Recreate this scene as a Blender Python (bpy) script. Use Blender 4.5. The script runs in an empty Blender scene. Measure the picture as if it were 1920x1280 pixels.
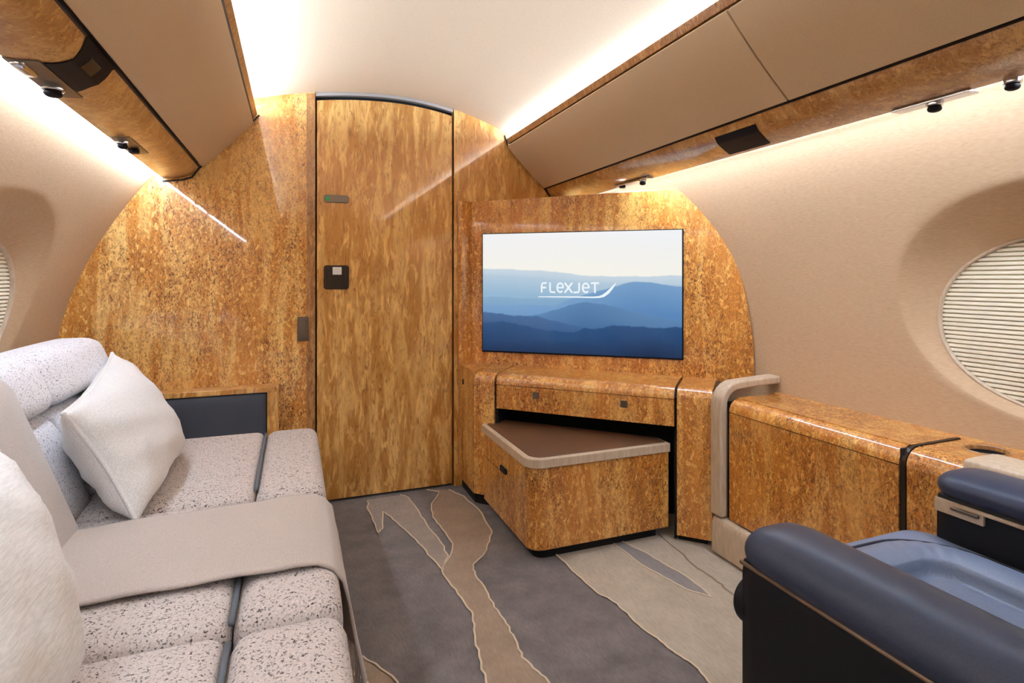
import bpy, bmesh, math, random
import numpy as np
from mathutils import Vector, Matrix
C = bpy.context.scene
col = C.collection
R = math.radians
PI = math.pi
random.seed(4)

# ------------------------------------------------------------------ camera
cd = bpy.data.cameras.new('camera'); cam = bpy.data.objects.new('camera', cd); col.objects.link(cam)
F = 1055.0; VX = 552.0; HZ = 521.0
yaw = math.atan((960 - VX) / F)
cam.location = (0, 0, 1.03)
cam.rotation_euler = (R(90), 0, -yaw)
cd.sensor_fit = 'HORIZONTAL'; cd.sensor_width = 36
cd.lens = 36 * F / 1920
cd.shift_y = -(640 - HZ) / 1920.0
cd.clip_start = 0.02
C.camera = cam
# ------------------------------------------------------------------ view and world
C.view_settings.view_transform = 'Standard'; C.view_settings.look = 'None'
C.view_settings.gamma = 1; C.view_settings.use_curve_mapping = False
C.view_settings.exposure = 0.28
w = bpy.data.worlds.new('world'); C.world = w; w.use_nodes = True
w.node_tree.nodes['Background'].inputs[0].default_value = (0.9, 0.95, 1, 1)
w.node_tree.nodes['Background'].inputs[1].default_value = 0.3
LED_COVE = 92.0      # strips on top of the overhead bins
LED_WASH = 44.0      # strips under the overhead bins

# ------------------------------------------------------------------ materials
def lin(c):
    return tuple(((v/255)/12.92 if v/255 <= .04045 else ((v/255+.055)/1.055)**2.4) for v in c) + (1,)
MATS = {}
def mat(name, rgb=None, rough=.5, metal=0, coat=0, coat_r=.05, sheen=0, spec=.5, emit=None, es=0):
    m = bpy.data.materials.new(name); m.use_nodes = True
    p = m.node_tree.nodes['Principled BSDF']
    if rgb: p.inputs['Base Color'].default_value = lin(rgb)
    p.inputs['Roughness'].default_value = rough; p.inputs['Metallic'].default_value = metal
    p.inputs['Coat Weight'].default_value = coat; p.inputs['Coat Roughness'].default_value = coat_r
    p.inputs['Sheen Weight'].default_value = sheen
    p.inputs['Specular IOR Level'].default_value = spec
    if emit:
        p.inputs['Emission Color'].default_value = lin(emit); p.inputs['Emission Strength'].default_value = es
    MATS[name] = m
    return m
class N:
    def __init__(s, m): s.t = m.node_tree; s.p = s.t.nodes['Principled BSDF']
    def add(s, k, **kw):
        n = s.t.nodes.new(k)
        for a, b in kw.items(): setattr(n, a, b)
        return n
    def link(s, a, b): s.t.links.new(a, b)
    def pos(s, scale=(1, 1, 1)):
        g = s.add('ShaderNodeNewGeometry'); mp = s.add('ShaderNodeMapping'); mp.inputs['Scale'].default_value = scale
        s.link(g.outputs['Position'], mp.inputs['Vector']); return mp.outputs[0]
    def noise(s, vec, scale, detail=3, rough=.5, dist=0):
        n = s.add('ShaderNodeTexNoise'); n.inputs['Scale'].default_value = scale; n.inputs['Detail'].default_value = detail
        n.inputs['Roughness'].default_value = rough; n.inputs['Distortion'].default_value = dist
        s.link(vec, n.inputs['Vector']); return n.outputs['Fac']
    def ramp(s, fac, stops):
        r = s.add('ShaderNodeValToRGB'); e = r.color_ramp.elements
        e[0].position, e[0].color = stops[0]; e[1].position, e[1].color = stops[-1]
        for p_, c_ in stops[1:-1]:
            q = e.new(p_); q.color = c_
        s.link(fac, r.inputs[0]); return r.outputs[0]
    def mix(s, fac, a, b, mode='MIX'):
        n = s.add('ShaderNodeMix', data_type='RGBA', blend_type=mode)
        for sock, v in ((n.inputs[0], fac), (n.inputs[6], a), (n.inputs[7], b)):
            if isinstance(v, (int, float, tuple)): sock.default_value = v
            else: s.link(v, sock)
        return n.outputs[2]
    def bump(s, h, st=.2, d=.002):
        b = s.add('ShaderNodeBump'); b.inputs['Strength'].default_value = st; b.inputs['Distance'].default_value = d
        s.link(h, b.inputs['Height']); s.link(b.outputs[0], s.p.inputs['Normal'])
W_ = (1, 1, 1, 1); K_ = (0, 0, 0, 1)
def burl(name, light, mid, dark, speck=.55, fig=1.0, coat=1.0, coat_r=.06, zst=.55, off=0.0, fine=1.0):
    m = mat(name, mid, rough=.38, coat=coat, coat_r=coat_r)
    n = N(m); v = n.pos((1, 1, 1))
    mp = n.add('ShaderNodeMapping'); mp.inputs['Location'].default_value = (off, off*.7, off*.3); mp.inputs['Scale'].default_value = (1, 1, zst)
    n.link(v, mp.inputs['Vector']); vz = mp.outputs[0]
    big = n.noise(v, 2.2, 2)
    fl = n.add('ShaderNodeMapping'); fl.inputs['Scale'].default_value = (1, 1, .17); n.link(v, fl.inputs['Vector'])
    flow = n.noise(fl.outputs[0], 15*fig, 4, .55, .9)
    c0 = n.ramp(flow, [(.30, lin(tuple(int(a*.80+b*.20) for a, b in zip(mid, dark)))), (.45, lin(mid)), (.62, lin(light))])
    c0 = n.mix(n.ramp(big, [(.40, K_), (.75, (.7, .7, .7, 1))]), c0, lin(mid))
    pm = n.ramp(n.noise(vz, 5, 3, .6), [(.30, (.25, .25, .25, 1)), (.62, W_)])
    g1 = n.noise(vz, 80*fine, 3, .62, 2.2); g2 = n.noise(vz, 30*fine, 3, .6, 1.2)
    dk = n.ramp(g1, [(speck-.07, K_), (speck+.10, W_)]); dk = n.mix(1.0, dk, pm, 'MULTIPLY')
    d2 = n.ramp(g2, [(.50, K_), (.66, (.6, .6, .6, 1))])
    c1 = n.mix(n.mix(1.0, d2, pm, 'MULTIPLY'), c0, lin(tuple(int(a*.5+b*.5) for a, b in zip(mid, dark))))
    c1 = n.mix(dk, c1, lin(dark))
    lt = n.ramp(n.noise(vz, 70*fine, 3, .6, .8), [(.30, (.85, .85, .85, 1)), (.47, K_)])
    c2 = n.mix(lt, c1, lin(tuple(min(255, int(a*1.06)) for a in light)))
    n.link(c2, n.p.inputs['Base Color'])
    return m
BURL = burl('burl_wood', (244, 186, 100), (208, 132, 50), (104, 50, 12), .525, fine=1.15)
BURLW = burl('burl_wood_bulkhead', (250, 200, 120), (216, 144, 58), (108, 52, 12), .53, 1.0, 1.0, .03, .5, 3.1, 1.1)
BURLD = burl('burl_wood_door', (236, 188, 112), (196, 136, 60), (150, 90, 28), .58, 1.1, 1.0, .05, .22, 7.7, .62)
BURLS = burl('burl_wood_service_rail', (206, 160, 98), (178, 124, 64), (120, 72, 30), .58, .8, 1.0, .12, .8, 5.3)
BURLE = burl('burl_wood_edge_grain', (190, 140, 84), (160, 108, 58), (104, 62, 28), .56, 2.5, .8, .1, .3, 1.3)

def fabric(name, rgb, rough=.9, scale=500, st=.25, sheen=.2, var=.06):
    m = mat(name, rgb, rough, sheen=sheen, spec=.2); n = N(m); v = n.pos()
    nz = n.noise(v, scale, 2); h = [max(0, c*(1-var*2)) for c in rgb]
    n.link(n.mix(n.ramp(nz, [(.35, K_), (.65, W_)]), lin(h), lin(rgb)), n.p.inputs['Base Color'])
    n.bump(nz, st, .001); return m
LINER = mat('woven_wall_liner', (206, 180, 150), .75, spec=.25)
n = N(LINER); vv = n.pos((1, 1, 9)); nz = n.noise(vv, 60, 3)
n.link(n.mix(n.ramp(nz, [(.3, K_), (.7, W_)]), lin((188, 155, 120)), lin((200, 169, 136))), n.p.inputs['Base Color']); n.bump(nz, .08, .001)
CEIL = fabric('ceiling_fabric', (238, 214, 182), .85, 300, .08, 0, .02)
LEATHB = fabric('taupe_bin_leather', (212, 182, 146), .55, 400, .08, 0, .02)
NAVY = fabric('slate_blue_leather', (116, 128, 152), .42, 350, .12, 0, .03); N(NAVY).p.inputs['Specular IOR Level'].default_value = .45
NAVYD = fabric('dark_slate_leather', (58, 64, 84), .36, 350, .12, 0, .03)
SLATE = fabric('slate_grey_leather', (74, 78, 88), .45, 350, .12, 0, .03)
BLKL = fabric('black_leather_panel', (24, 25, 29), .5, 350, .1, 0, .03)
WELT = mat('dark_welt', (28, 32, 48), .6)
GWELT = mat('grey_welt', (98, 104, 112), .7)
CREAM = mat('cream_leather_trim', (200, 178, 152), .42)
n = N(CREAM); nz = n.noise(n.pos((1, 1, .2)), 90, 3)
n.link(n.mix(n.ramp(nz, [(.3, K_), (.7, W_)]), lin((190, 166, 138)), lin((208, 187, 162))), n.p.inputs['Base Color'])
CREAML = mat('pale_stone_ledge', (214, 196, 172), .3, coat=.5)
BROWN = mat('brown_leather', (98, 66, 42), .5)
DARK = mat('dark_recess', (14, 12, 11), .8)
SEAM = mat('dark_seam', (40, 26, 16), .7)
CHROME = mat('chrome', (200, 204, 212), .12, 1)
SMOKE = mat('smoked_black_plastic', (22, 18, 20), .6, spec=.15)
NICK = mat('brushed_bronze_metal', (120, 106, 92), .35, .8)
NICKD = mat('dark_bronze_metal', (58, 48, 40), .4, .6)
STEEL = mat('grey_metal_track', (170, 164, 160), .4, .3)
WHITEP = mat('white_plastic', (228, 222, 220), .4)
GREEN = mat('green_indicator', (10, 110, 50), .4, emit=(10, 120, 50), es=.4)
GOLD = mat('bronze_piping', (126, 104, 84), .4, .4)
SHADE = mat('pleated_shade_paper', (236, 224, 200), .8, spec=.1, emit=None)
LEDC = mat('cove_led', (255, 255, 255), .5, emit=(210, 230, 255), es=LED_COVE)
LEDW = mat('wash_led', (255, 255, 255), .5, emit=(212, 231, 255), es=LED_WASH)
BLANK = fabric('taupe_wool', (198, 184, 174), .95, 420, .3, .4, .05)
PILL = fabric('ivory_linen', (244, 241, 238), .95, 420, .6, .3, .05)
n = N(PILL); 
PILL2 = mat('ivory_woven_twill', (240, 238, 236), .95, sheen=.3, spec=.2)
n = N(PILL2); mp = n.add('ShaderNodeMapping'); mp.inputs['Rotation'].default_value = (.5, .35, .5); mp.inputs['Scale'].default_value = (1, .12, 1); n.link(n.pos(), mp.inputs['Vector'])
wv = n.noise(mp.outputs[0], 330, 3, .6); n.link(n.mix(n.ramp(wv, [(.36, K_), (.6, W_)]), lin((226, 223, 220)), lin((244, 242, 240))), n.p.inputs['Base Color']); n.bump(wv, .35, .0015)
def speckled(name, base, dark, thr, scale):
    m = mat(name, base, .95, sheen=.2, spec=.2); n = N(m); v = n.pos()
    a = n.noise(v, scale, 2, .6, .4); b = n.noise(v, scale*.35, 2)
    f = n.mix(1.0, n.ramp(a, [(thr, K_), (thr+.05, W_)]), n.ramp(b, [(.35, (.45, .45, .45, 1)), (.6, W_)]), 'MULTIPLY')
    lt = n.ramp(n.noise(v, scale*1.3, 2), [(.36, W_), (.46, K_)])
    c = n.mix(lt, lin(base), lin(tuple(min(255, int(x*1.09)) for x in base)))
    n.link(n.mix(f, c, lin(dark)), n.p.inputs['Base Color']); n.bump(a, .35, .002); return m
BOUCLE = speckled('speckled_boucle', (204, 192, 186), (66, 56, 56), .565, 215)
BOUCLEW = speckled('pale_speckled_boucle', (224, 220, 222), (124, 118, 126), .585, 200)
SMOOTHB = fabric('greige_wool', (200, 188, 180), .95, 420, .3, .3, .05)
def carpet(name, a, b):
    m = mat(name, a, 1, sheen=.3, spec=.1); n = N(m)
    f = n.noise(n.pos((1, .25, 1)), 160, 2); g = n.noise(n.pos(), 9, 4, .6)
    c = n.mix(n.ramp(g, [(.3, K_), (.7, W_)]), lin(a), lin(b))
    c = n.mix(n.ramp(f, [(.3, (.35,)*3+(1,)), (.7, K_)]), c, lin(tuple(int(x*.78) for x in a)))
    n.link(c, n.p.inputs['Base Color']); n.bump(f, .5, .003); return m
CARP = carpet('dark_taupe_carpet', (98, 91, 89), (132, 123, 120))
CARPA = carpet('brown_carpet', (150, 128, 108), (168, 146, 124))
CARPB = carpet('rosy_taupe_carpet', (148, 134, 124), (166, 150, 138))
CARPC = carpet('sand_carpet', (176, 162, 142), (192, 178, 158))
CARPD = carpet('grey_carpet', (132, 126, 124), (146, 140, 138))
CLINE = mat('pale_carpet_outline', (218, 198, 172), .9)
CLINED = mat('umber_carpet_vein', (146, 126, 106), .9)

# ------------------------------------------------------------------ object helpers
def tag(o, label=None, cat=None, group=None, kind=None):
    if label: o['label'] = label
    if cat: o['category'] = cat
    if group: o['group'] = group
    if kind: o['kind'] = kind
    return o
def thing(name, loc, label, cat, group=None):
    o = bpy.data.objects.new(name, None); col.objects.link(o); o.location = loc; o.empty_display_size = .05
    return tag(o, label, cat, group)
def root_loc(p):
    v = Vector((0, 0, 0))
    while p is not None: v += Vector(p.location); p = p.parent
    return v
def obj(name, data, m, parent=None, smooth=False, bevel=0, seg=2, origin=None, label=None, subs=0, ang=35):
    """data = (verts, faces) in world metres or a bmesh"""
    me = bpy.data.meshes.new(name)
    if isinstance(data, bmesh.types.BMesh): data.to_mesh(me); data.free()
    else: me.from_pydata([tuple(v) for v in data[0]], [], [tuple(f) for f in data[1]])
    bm = bmesh.new(); bm.from_mesh(me); bmesh.ops.recalc_face_normals(bm, faces=bm.faces)
    vs = [v.co for v in bm.verts]
    lo = Vector([min(v[i] for v in vs) for i in range(3)]); hi = Vector([max(v[i] for v in vs) for i in range(3)])
    og = Vector(origin) if origin else Vector(((lo.x+hi.x)/2, (lo.y+hi.y)/2, lo.z))
    bm.transform(Matrix.Translation(-og)); bm.to_mesh(me); bm.free()
    if smooth: me.shade_smooth()
    o = bpy.data.objects.new(name, me); col.objects.link(o)
    o.location = og - root_loc(parent); o.parent = parent
    if m: me.materials.append(m)
    if bevel:
        b = o.modifiers.new('bevel', 'BEVEL'); b.width = bevel; b.segments = seg; b.limit_method = 'ANGLE'; b.angle_limit = R(30)
        me.shade_smooth(); wn = o.modifiers.new('wn', 'WEIGHTED_NORMAL'); wn.keep_sharp = False
    if subs:
        s_ = o.modifiers.new('s', 'SUBSURF'); s_.levels = subs; s_.render_levels = subs
    if label: o['label'] = label
    return o
def box(x0, x1, y0, y1, z0, z1):
    v = [(x, y, z) for x in (x0, x1) for y in (y0, y1) for z in (z0, z1)]
    return v, [(0, 1, 3, 2), (4, 6, 7, 5), (0, 4, 5, 1), (2, 3, 7, 6), (0, 2, 6, 4), (1, 5, 7, 3)]
def prism(pts, a, b, f):
    """polygon pts (2-D), extruded a..b; f(p, t) -> 3-D"""
    n = len(pts); v = [f(p, a) for p in pts] + [f(p, b) for p in pts]
    fs = [tuple(range(n)), tuple(range(2*n-1, n-1, -1))] + [(i, (i+1) % n, n+(i+1) % n, n+i) for i in range(n)]
    return v, fs
fY = lambda p, t: (p[0], t, p[1])      # polygon in XZ, extruded along Y
fZ = lambda p, t: (p[0], p[1], t)
def loft(rings, closed=True, cap=True):
    v = []; fs = []; n = len(rings[0])
    for r in rings: v += [tuple(p) for p in r]
    for i in range(len(rings)-1):
        for j in range(n if closed else n-1):
            k = (j+1) % n; fs.append((i*n+j, i*n+k, (i+1)*n+k, (i+1)*n+j))
    if cap and closed:
        fs.append(tuple(range(n))[::-1]); fs.append(tuple((len(rings)-1)*n+j for j in range(n)))
    return v, fs
def tube(path, r, n=8, flat=1.0, up=(0, 0, 1)):
    rings = []; P = [Vector(p) for p in path]
    for i, p in enumerate(P):
        t = (P[min(i+1, len(P)-1)] - P[max(i-1, 0)]).normalized()
        a = t.cross(Vector(up)); a = a.normalized() if a.length > 1e-4 else Vector((1, 0, 0)); b = a.cross(t).normalized()
        rr = r[i] if isinstance(r, (list, tuple)) else r
        rings.append([p + a*rr*math.cos(2*PI*k/n) + b*rr*flat*math.sin(2*PI*k/n) for k in range(n)])
    return loft(rings)
def merge(*ds):
    v = []; f = []
    for a, b in ds:
        o = len(v); v += list(a); f += [tuple(i+o for i in q) for q in b]
    return v, f
def rbox(x0, x1, y0, y1, z0, z1, r, n=10, puff=(0, 0, 0), rr=None):
    """rounded, puffed cushion block"""
    bm = bmesh.new(); bmesh.ops.create_cube(bm, size=2)
    bmesh.ops.subdivide_edges(bm, edges=bm.edges[:], cuts=n, use_grid_fill=True)
    hx, hy, hz = (x1-x0)/2, (y1-y0)/2, (z1-z0)/2
    rx, ry, rz = (rr or (min(r, hx*.98), min(r, hy*.98), min(r, hz*.98)))
    for v in bm.verts:
        u = v.co.copy()
        # concentrate samples towards the edges
        q = Vector([math.copysign(abs(math.sin(c*PI/2)), c) for c in u])
        h = Vector((hx, hy, hz)); rd = Vector((rx, ry, rz)); p = Vector((q.x*hx, q.y*hy, q.z*hz))
        inner = Vector([max(-(h[i]-rd[i]), min(h[i]-rd[i], p[i])) for i in range(3)])
        d = Vector([(p[i]-inner[i])/rd[i] for i in range(3)])
        L = d.length; m_ = max(abs(d.x), abs(d.y), abs(d.z))
        if L > 1e-6: d = d / L * m_
        p = inner + Vector([d[i]*rd[i] for i in range(3)])
        a, b, c = p.x/hx, p.y/hy, p.z/hz
        p.x += puff[0]*a*(1-b*b)*(1-c*c); p.y += puff[1]*b*(1-a*a)*(1-c*c); p.z += puff[2]*c*(1-a*a)*(1-b*b)
        v.co = p + Vector(((x0+x1)/2, (y0+y1)/2, (z0+z1)/2))
    return bm
def bdata(bm):
    bm.verts.index_update()
    d = ([v.co.copy() for v in bm.verts], [tuple(v.index for v in f.verts) for f in bm.faces]); bm.free(); return d
def disc(c, ax, r, t, n=24):
    """cylinder centred c along unit axis ax"""
    ax = Vector(ax).normalized(); a = ax.orthogonal().normalized(); b = ax.cross(a); c = Vector(c)
    return loft([[c+ax*s+(a*math.cos(2*PI*k/n)+b*math.sin(2*PI*k/n))*rr for k in range(n)] for s, rr in ((-t/2, r), (t/2*.6, r), (t/2, r*.88))])

# ------------------------------------------------------------------ cabin profile (x, z at the side walls; the cabin runs along Y)
LPp = [(-.80, 0), (-.86, .3), (-.885, .55), (-.87, .76), (-.827, .948), (-.748, 1.139), (-.658, 1.291), (-.575, 1.415), (-.525, 1.48)]
RPp = [(1.68, 0), (1.72, .3), (1.747, .55), (1.742, .76), (1.72, .95), (1.672, 1.14), (1.6, 1.3), (1.521, 1.415), (1.468, 1.48)]
lc = np.polyfit([z for x, z in LPp], [x for x, z in LPp], 4); rc = np.polyfit([z for x, z in RPp], [x for x, z in RPp], 4)
XL = lambda z: float(np.polyval(lc, z)); XR = lambda z: float(np.polyval(rc, z))
def ceil_z(x):
    if x > 1.0: return 1.7765 - .15*(x-1.0)
    if x < -.14: return 1.8188 - .12*(-.14-x)
    return 1.90 - (.25 if x < .43 else .38)*(x-.43)**2
YF = 2.70; YB = -1.7

# ---- side walls with the scooped window recesses
def superell(a, b, n_, th): 
    c, s = math.cos(th), math.sin(th); k = (abs(c/a)**n_ + abs(s/b)**n_)**(-1/n_); return c*k, s*k
def side_wall(name, X, side, yc, planef, zo, zi, depth_y0=YB):
    zs = list(np.linspace(0, 1.48, 50)); ylo, yhi = yc-.5, yc+.5; zl, zh = .6, 1.36
    def grid(y0, y1, z0, z1, ny, nz):
        v = [(X(z), y, z) for z in np.linspace(z0, z1, nz) for y in np.linspace(y0, y1, ny)]
        return v, [(i*ny+j, i*ny+j+1, (i+1)*ny+j+1, (i+1)*ny+j) for i in range(nz-1) for j in range(ny-1)]
    parts = []
    if ylo > YB: parts.append(grid(YB, ylo, 0, 1.48, 8, 50))
    if yhi < YF: parts.append(grid(yhi, YF, 0, 1.48, 8, 50))
    yh = min(yhi, YF)
    parts.append(grid(ylo, yh, 0, zl, 12, 20)); parts.append(grid(ylo, yh, zh, 1.48, 12, 10))
    M = 192; rings = []
    def outer(th): y, z = superell(.44, .308, 2.15, th); return yc+y, zo+z
    def inner(th): y, z = superell(.362, .238, 2.15, th); return yc+y, zi+z
    def rect(th):
        y, z = superell(.44, .308, 2.15, th)
        ty = ((yh-yc)/y if y > 0 else (ylo-yc)/y) if abs(y) > 1e-9 else 1e9
        tz = ((zh-zo)/z if z > 0 else (zl-zo)/z) if abs(z) > 1e-9 else 1e9
        t = min(ty, tz); return yc+y*t, zo+z*t
    ths = sorted([2*PI*k/M for k in range(M)] + [math.atan2(cz-zo, cy-yc) % (2*PI) for cy in (ylo, yh) for cz in (zl, zh)])
    # include rectangle corners exactly
    for t in np.linspace(1, 0, 9):                       # from rect to outer
        r = []
        for th in ths:
            a = rect(th); b = outer(th); y = b[0]+(a[0]-b[0])*t; z = b[1]+(a[1]-b[1])*t; r.append((X(z), y, z))
        rings.append(r)
    for t in np.linspace(.06, 1, 12):
        r = []
        for th in ths:
            a = outer(th); b = inner(th); y = a[0]+(b[0]-a[0])*t; z = a[1]+(b[1]-a[1])*t
            xa = X(a[1]); s_ = t*t*(3-2*t)*.35 + t*.65
            x = xa + (planef(b[1]) - xa)*s_
            # keep following the wall close to the rim
            r.append((x, y, z))
        rings.append(r)
    parts.append(loft(rings, True, False))
    o = obj(name, merge(*parts), LINER, smooth=True)
    bm = bmesh.new(); bm.from_mesh(o.data); bmesh.ops.remove_doubles(bm, verts=bm.verts, dist=.0005); bm.to_mesh(o.data); bm.free()
    for p in o.data.polygons: p.use_smooth = True
    tag(o, kind='structure')
    return inner
LWY, RWY = 1.915, .735
PLR = lambda z: 1.775
PLL = lambda z: -.900 + (z-.70)*.20
inL = side_wall('wall_left', XL, -1, LWY, PLL, .962, .925)
inR = side_wall('wall_right', XR, 1, RWY, PLR, .965, .915)
def window(idx, inner, plane, side, yc, zi, label):
    # frame ring (structure) + pleated shade (a thing)
    rings = []
    for dx, k in ((-.003, 1.0), (-.001, .982), (.02, .982), (.02, 1.012), (.001, 1.012)):
        r = []
        for q in range(96):
            y, z = inner(2*PI*q/96); r.append((plane(zi+(z-zi)*k) + side*dx, yc+(y-yc)*k, zi+(z-zi)*k))
        rings.append(r)
    v, f = loft(rings, True, False); n = 96; f += [((4*n)+j, (4*n)+(j+1) % n, (j+1) % n, j) for j in range(n)]
    o = obj('window_%d' % idx, (v, f), CREAM, smooth=True); tag(o, kind='structure')
    t = thing('window_shade', (plane(zi-.23)+side*.012, yc, zi-.23), label, 'shade', 'pleated shades in the oval windows')
    N_ = 38; b = .238*.985; a = .362*.985
    zz = np.linspace(zi-b, zi+b, N_+1)
    for i in range(N_):
        z0, z1 = zz[i], zz[i+1]; zm = (z0+z1)/2
        def half(z):
            q = min(.999, abs(z-zi)/b); return a*max(0.0, 1-q**2.15)**(1/2.15)
        h0, h1, hm = half(z0), half(z1), half(zm)
        if hm < .02: continue
        xb, xf = plane(zm)+side*.0170, plane(zm)+side*.0085
        zk = z0 + (z1-z0)*.22
        v = [(xb, yc-h0, z0), (xb, yc+h0, z0), (xf, yc+hm, zk), (xf, yc-hm, zk), (xf, yc+hm, zk+(z1-z0)*.52), (xf, yc-hm, zk+(z1-z0)*.52), (xb, yc+h1, z1), (xb, yc-h1, z1)]
        obj('pleat', (v, [(0, 1, 2, 3), (3, 2, 4, 5), (5, 4, 6, 7)]), SHADE, t)
window(1, inR, PLR, 1, RWY, .915, 'cream pleated shade drawn over the oval window on the right, beside the armchair')
window(2, inL, PLL, -1, LWY, .925, 'cream pleated shade drawn over the oval window on the left, behind the sofa')

# ---- floor with inlaid carpet shapes
fl = obj('floor', box(-.84, 1.72, YB, 2.9, -.03, 0), CARP); tag(fl, kind='structure')
cA = [(0.60,2.70),(0.651,2.647),(0.582,2.517),(0.555,2.376),(0.564,2.257),(0.571,2.11),(0.541,2.029),(0.5,1.967),(0.483,1.932),(0.49,1.823),(0.502,1.721),(0.508,1.644),(0.485,1.549),(0.468,1.455),(0.455,1.359),(.44,1.2),(.47,.9),(.41,.5),(.45,0)]
cAr = [(0.70,2.66),(0.745,2.552),(0.764,2.343),(0.749,2.164),(0.709,2.076),(0.665,1.999),(0.596,1.929),(0.583,1.862),(0.588,1.756),(0.581,1.659),(0.587,1.566),(0.586,1.489),(0.575,1.413),(0.586,1.363),(0.603,1.302),(.62,1.15),(.60,.8),(.63,.4),(.6,0)]
cB = [(0.32,2.673),(0.303,2.572),(0.314,2.398),(0.316,2.31),(0.34,2.355),(0.364,2.523),(0.391,2.415),(0.429,2.266),(0.455,2.136),(0.468,2.039),(0.485,1.94),(0.531,2.023),(0.531,2.126),(0.515,2.287),(0.511,2.441),(0.498,2.633),(.47,2.68)]
cC = [(0.90,2.1),(0.91,1.85),(0.913,1.734),(0.922,1.613),(0.95,1.535),(0.95,1.461),(0.957,1.378),(0.969,1.32),(0.98,1.257),(0.99,1.215),(0.983,1.155),(1.0,.9),(.98,.5),(1.02,0)]
cD = [(1.154,1.9),(1.16,1.711),(1.184,1.614),(1.206,1.524),(1.253,1.458),(1.26,1.525),(1.257,1.601),(1.239,1.689),(1.227,1.781),(1.19,1.9)]
cE = [(1.365,1.9),(1.35,1.72),(1.333,1.636),(1.338,1.55),(1.33,1.466),(1.35,1.3)]
cF = [(0.13,1.75),(0.16,1.583),(0.201,1.53),(0.244,1.441),(.26,1.3),(.24,1.0),(.3,.6),(.28,0)]
def wobble(L, a=.004, n=4):
    o = []
    for p, q in zip(L, L[1:]):
        for k in range(n):
            t = k/n; o.append((p[0]+(q[0]-p[0])*t+(random.uniform(-a, a) if k else 0), p[1]+(q[1]-p[1])*t+(random.uniform(-a, a) if k else 0)))
    return o+[L[-1]]
def inlay(poly, m, z, label):
    bm = bmesh.new(); vs = [bm.verts.new((x, y, z)) for x, y in poly]; bm.free()
    from mathutils.geometry import tessellate_polygon
    P3 = [Vector((x, y, 0)) for x, y in poly]; tr_ = tessellate_polygon([P3])
    area = lambda t: (P3[t[1]]-P3[t[0]]).cross(P3[t[2]]-P3[t[0]]).z
    tr_ = [t if area(t) > 0 else t[::-1] for t in tr_]
    o = obj('carpet_inlay', ([(x, y, z) for x, y in poly], tr_), m, fl, label=label)
    if o.data.polygons[0].normal.z < 0: o.data.flip_normals()
def outline(L, m=CLINE, wd=.0035, z=.0035):
    obj('carpet_outline', tube([(x, y, z) for x, y in L], wd, 6, .5), m, fl, smooth=True)
A_, Ar_ = wobble(cA), wobble(cAr); B_ = wobble(cB); C_ = wobble(cC); D_ = wobble(cD, .002); F_ = wobble(cF)
inlay(A_ + Ar_[::-1], CARPA, .002, 'brown river-shaped carpet inlay'); inlay(B_, CARPB, .0022, 'rosy taupe carpet inlay')
inlay(C_ + [(1.7, 0), (1.7, 2.1)], CARPC, .002, 'sand coloured carpet inlay'); inlay(D_, CARPD, .0028, 'grey lens-shaped carpet inlay')
inlay(F_ + [(0, 0), (0, 1.75)], CARPA, .0018, 'brown carpet inlay beside the sofa')
for L in (A_, Ar_, B_, C_, D_+[D_[0]], F_, [(x-.035, y-.05) for x, y in F_]): outline(L)
outline(wobble(cE), CLINED, .004, .0025)
rng = random.Random(2)

# ---- ceiling
pts = [(x, ceil_z(x)) for x in np.linspace(-.56, 1.45, 60)]
v = [(x, y, z) for y in (YB, YF+.02) for x, z in pts] + [(x, y, z+.02) for y in (YB, YF+.02) for x, z in pts]
n_ = 60; f = [(i, i+1, n_+i+1, n_+i) for i in range(n_-1)] + [(2*n_+i, 3*n_+i, 3*n_+i+1, 2*n_+i+1) for i in range(n_-1)]
tag(obj('ceiling', (v, f), CEIL, smooth=True), kind='structure')

# ---- forward bulkhead and sliding door
Lp = [(XL(z)-.012, z) for z in np.linspace(0, 1.48, 30)] + [(-.56, 1.62)] + [(x, ceil_z(x)+.008) for x in np.linspace(-.5, .088, 24)] + [(.088, 0)]
wf = obj('wall_front', prism(Lp, YF, YF+.05, fY), BURLW); tag(wf, kind='structure')
obj('edge_strip', prism([(.052, 0.002), (.0875, 0.002), (.0875, ceil_z(.0875)-.004), (.052, ceil_z(.05)-.004)], YF-.0015, YF+.002, fY), BURLE, wf, label='vertical-grained edge strip of the bulkhead')
Rp = [(.737, 0)] + [(.737, ceil_z(.737)+.008)] + [(x, ceil_z(x)+.008) for x in np.linspace(.76, 1.4, 20)] + [(XR(z)+.012, z) for z in np.linspace(1.48, 0, 30)]
tag(obj('wall_front_right', prism(Rp, YF, YF+.05, fY), BURLD), kind='structure')
tag(obj('wall_front_backing', box(.04, .80, YF+.055, YF+.08, 0, 1.93), DARK), kind='structure')
Dp = [(.095, .012), (.729, .012)] + [(x, ceil_z(x)-.034) for x in np.linspace(.729, .095, 30)]
dr = obj('door_1', prism(Dp, YF+.008, YF+.045, fY), BURLD, bevel=.002); tag(dr, kind='structure')
ring = [(x, ceil_z(x)) for x in np.linspace(.09, .733, 30)]
tr = obj('trim_1', prism([(x, z-.002) for x, z in ring] + [(x, z-.016) for x, z in ring[::-1]], YF+.002, YF+.03, fY), STEEL, smooth=False); tag(tr, kind='structure')
def rrect(x0, x1, z0, z1, r, n=5):
    o = []
    for cx, cz, a0 in ((x1-r, z1-r, 0), (x0+r, z1-r, 90), (x0+r, z0+r, 180), (x1-r, z0+r, 270)):
        for k in range(n+1): o.append((cx+r*math.cos(R(a0+90*k/n)), cz+r*math.sin(R(a0+90*k/n))))
    return o
yd = YF+.008
ip = obj('indicator_plate', prism(rrect(.125, .236, 1.376, 1.412, .012), yd-.005, yd+.002, fY), NICK, dr, bevel=.0015)
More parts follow.
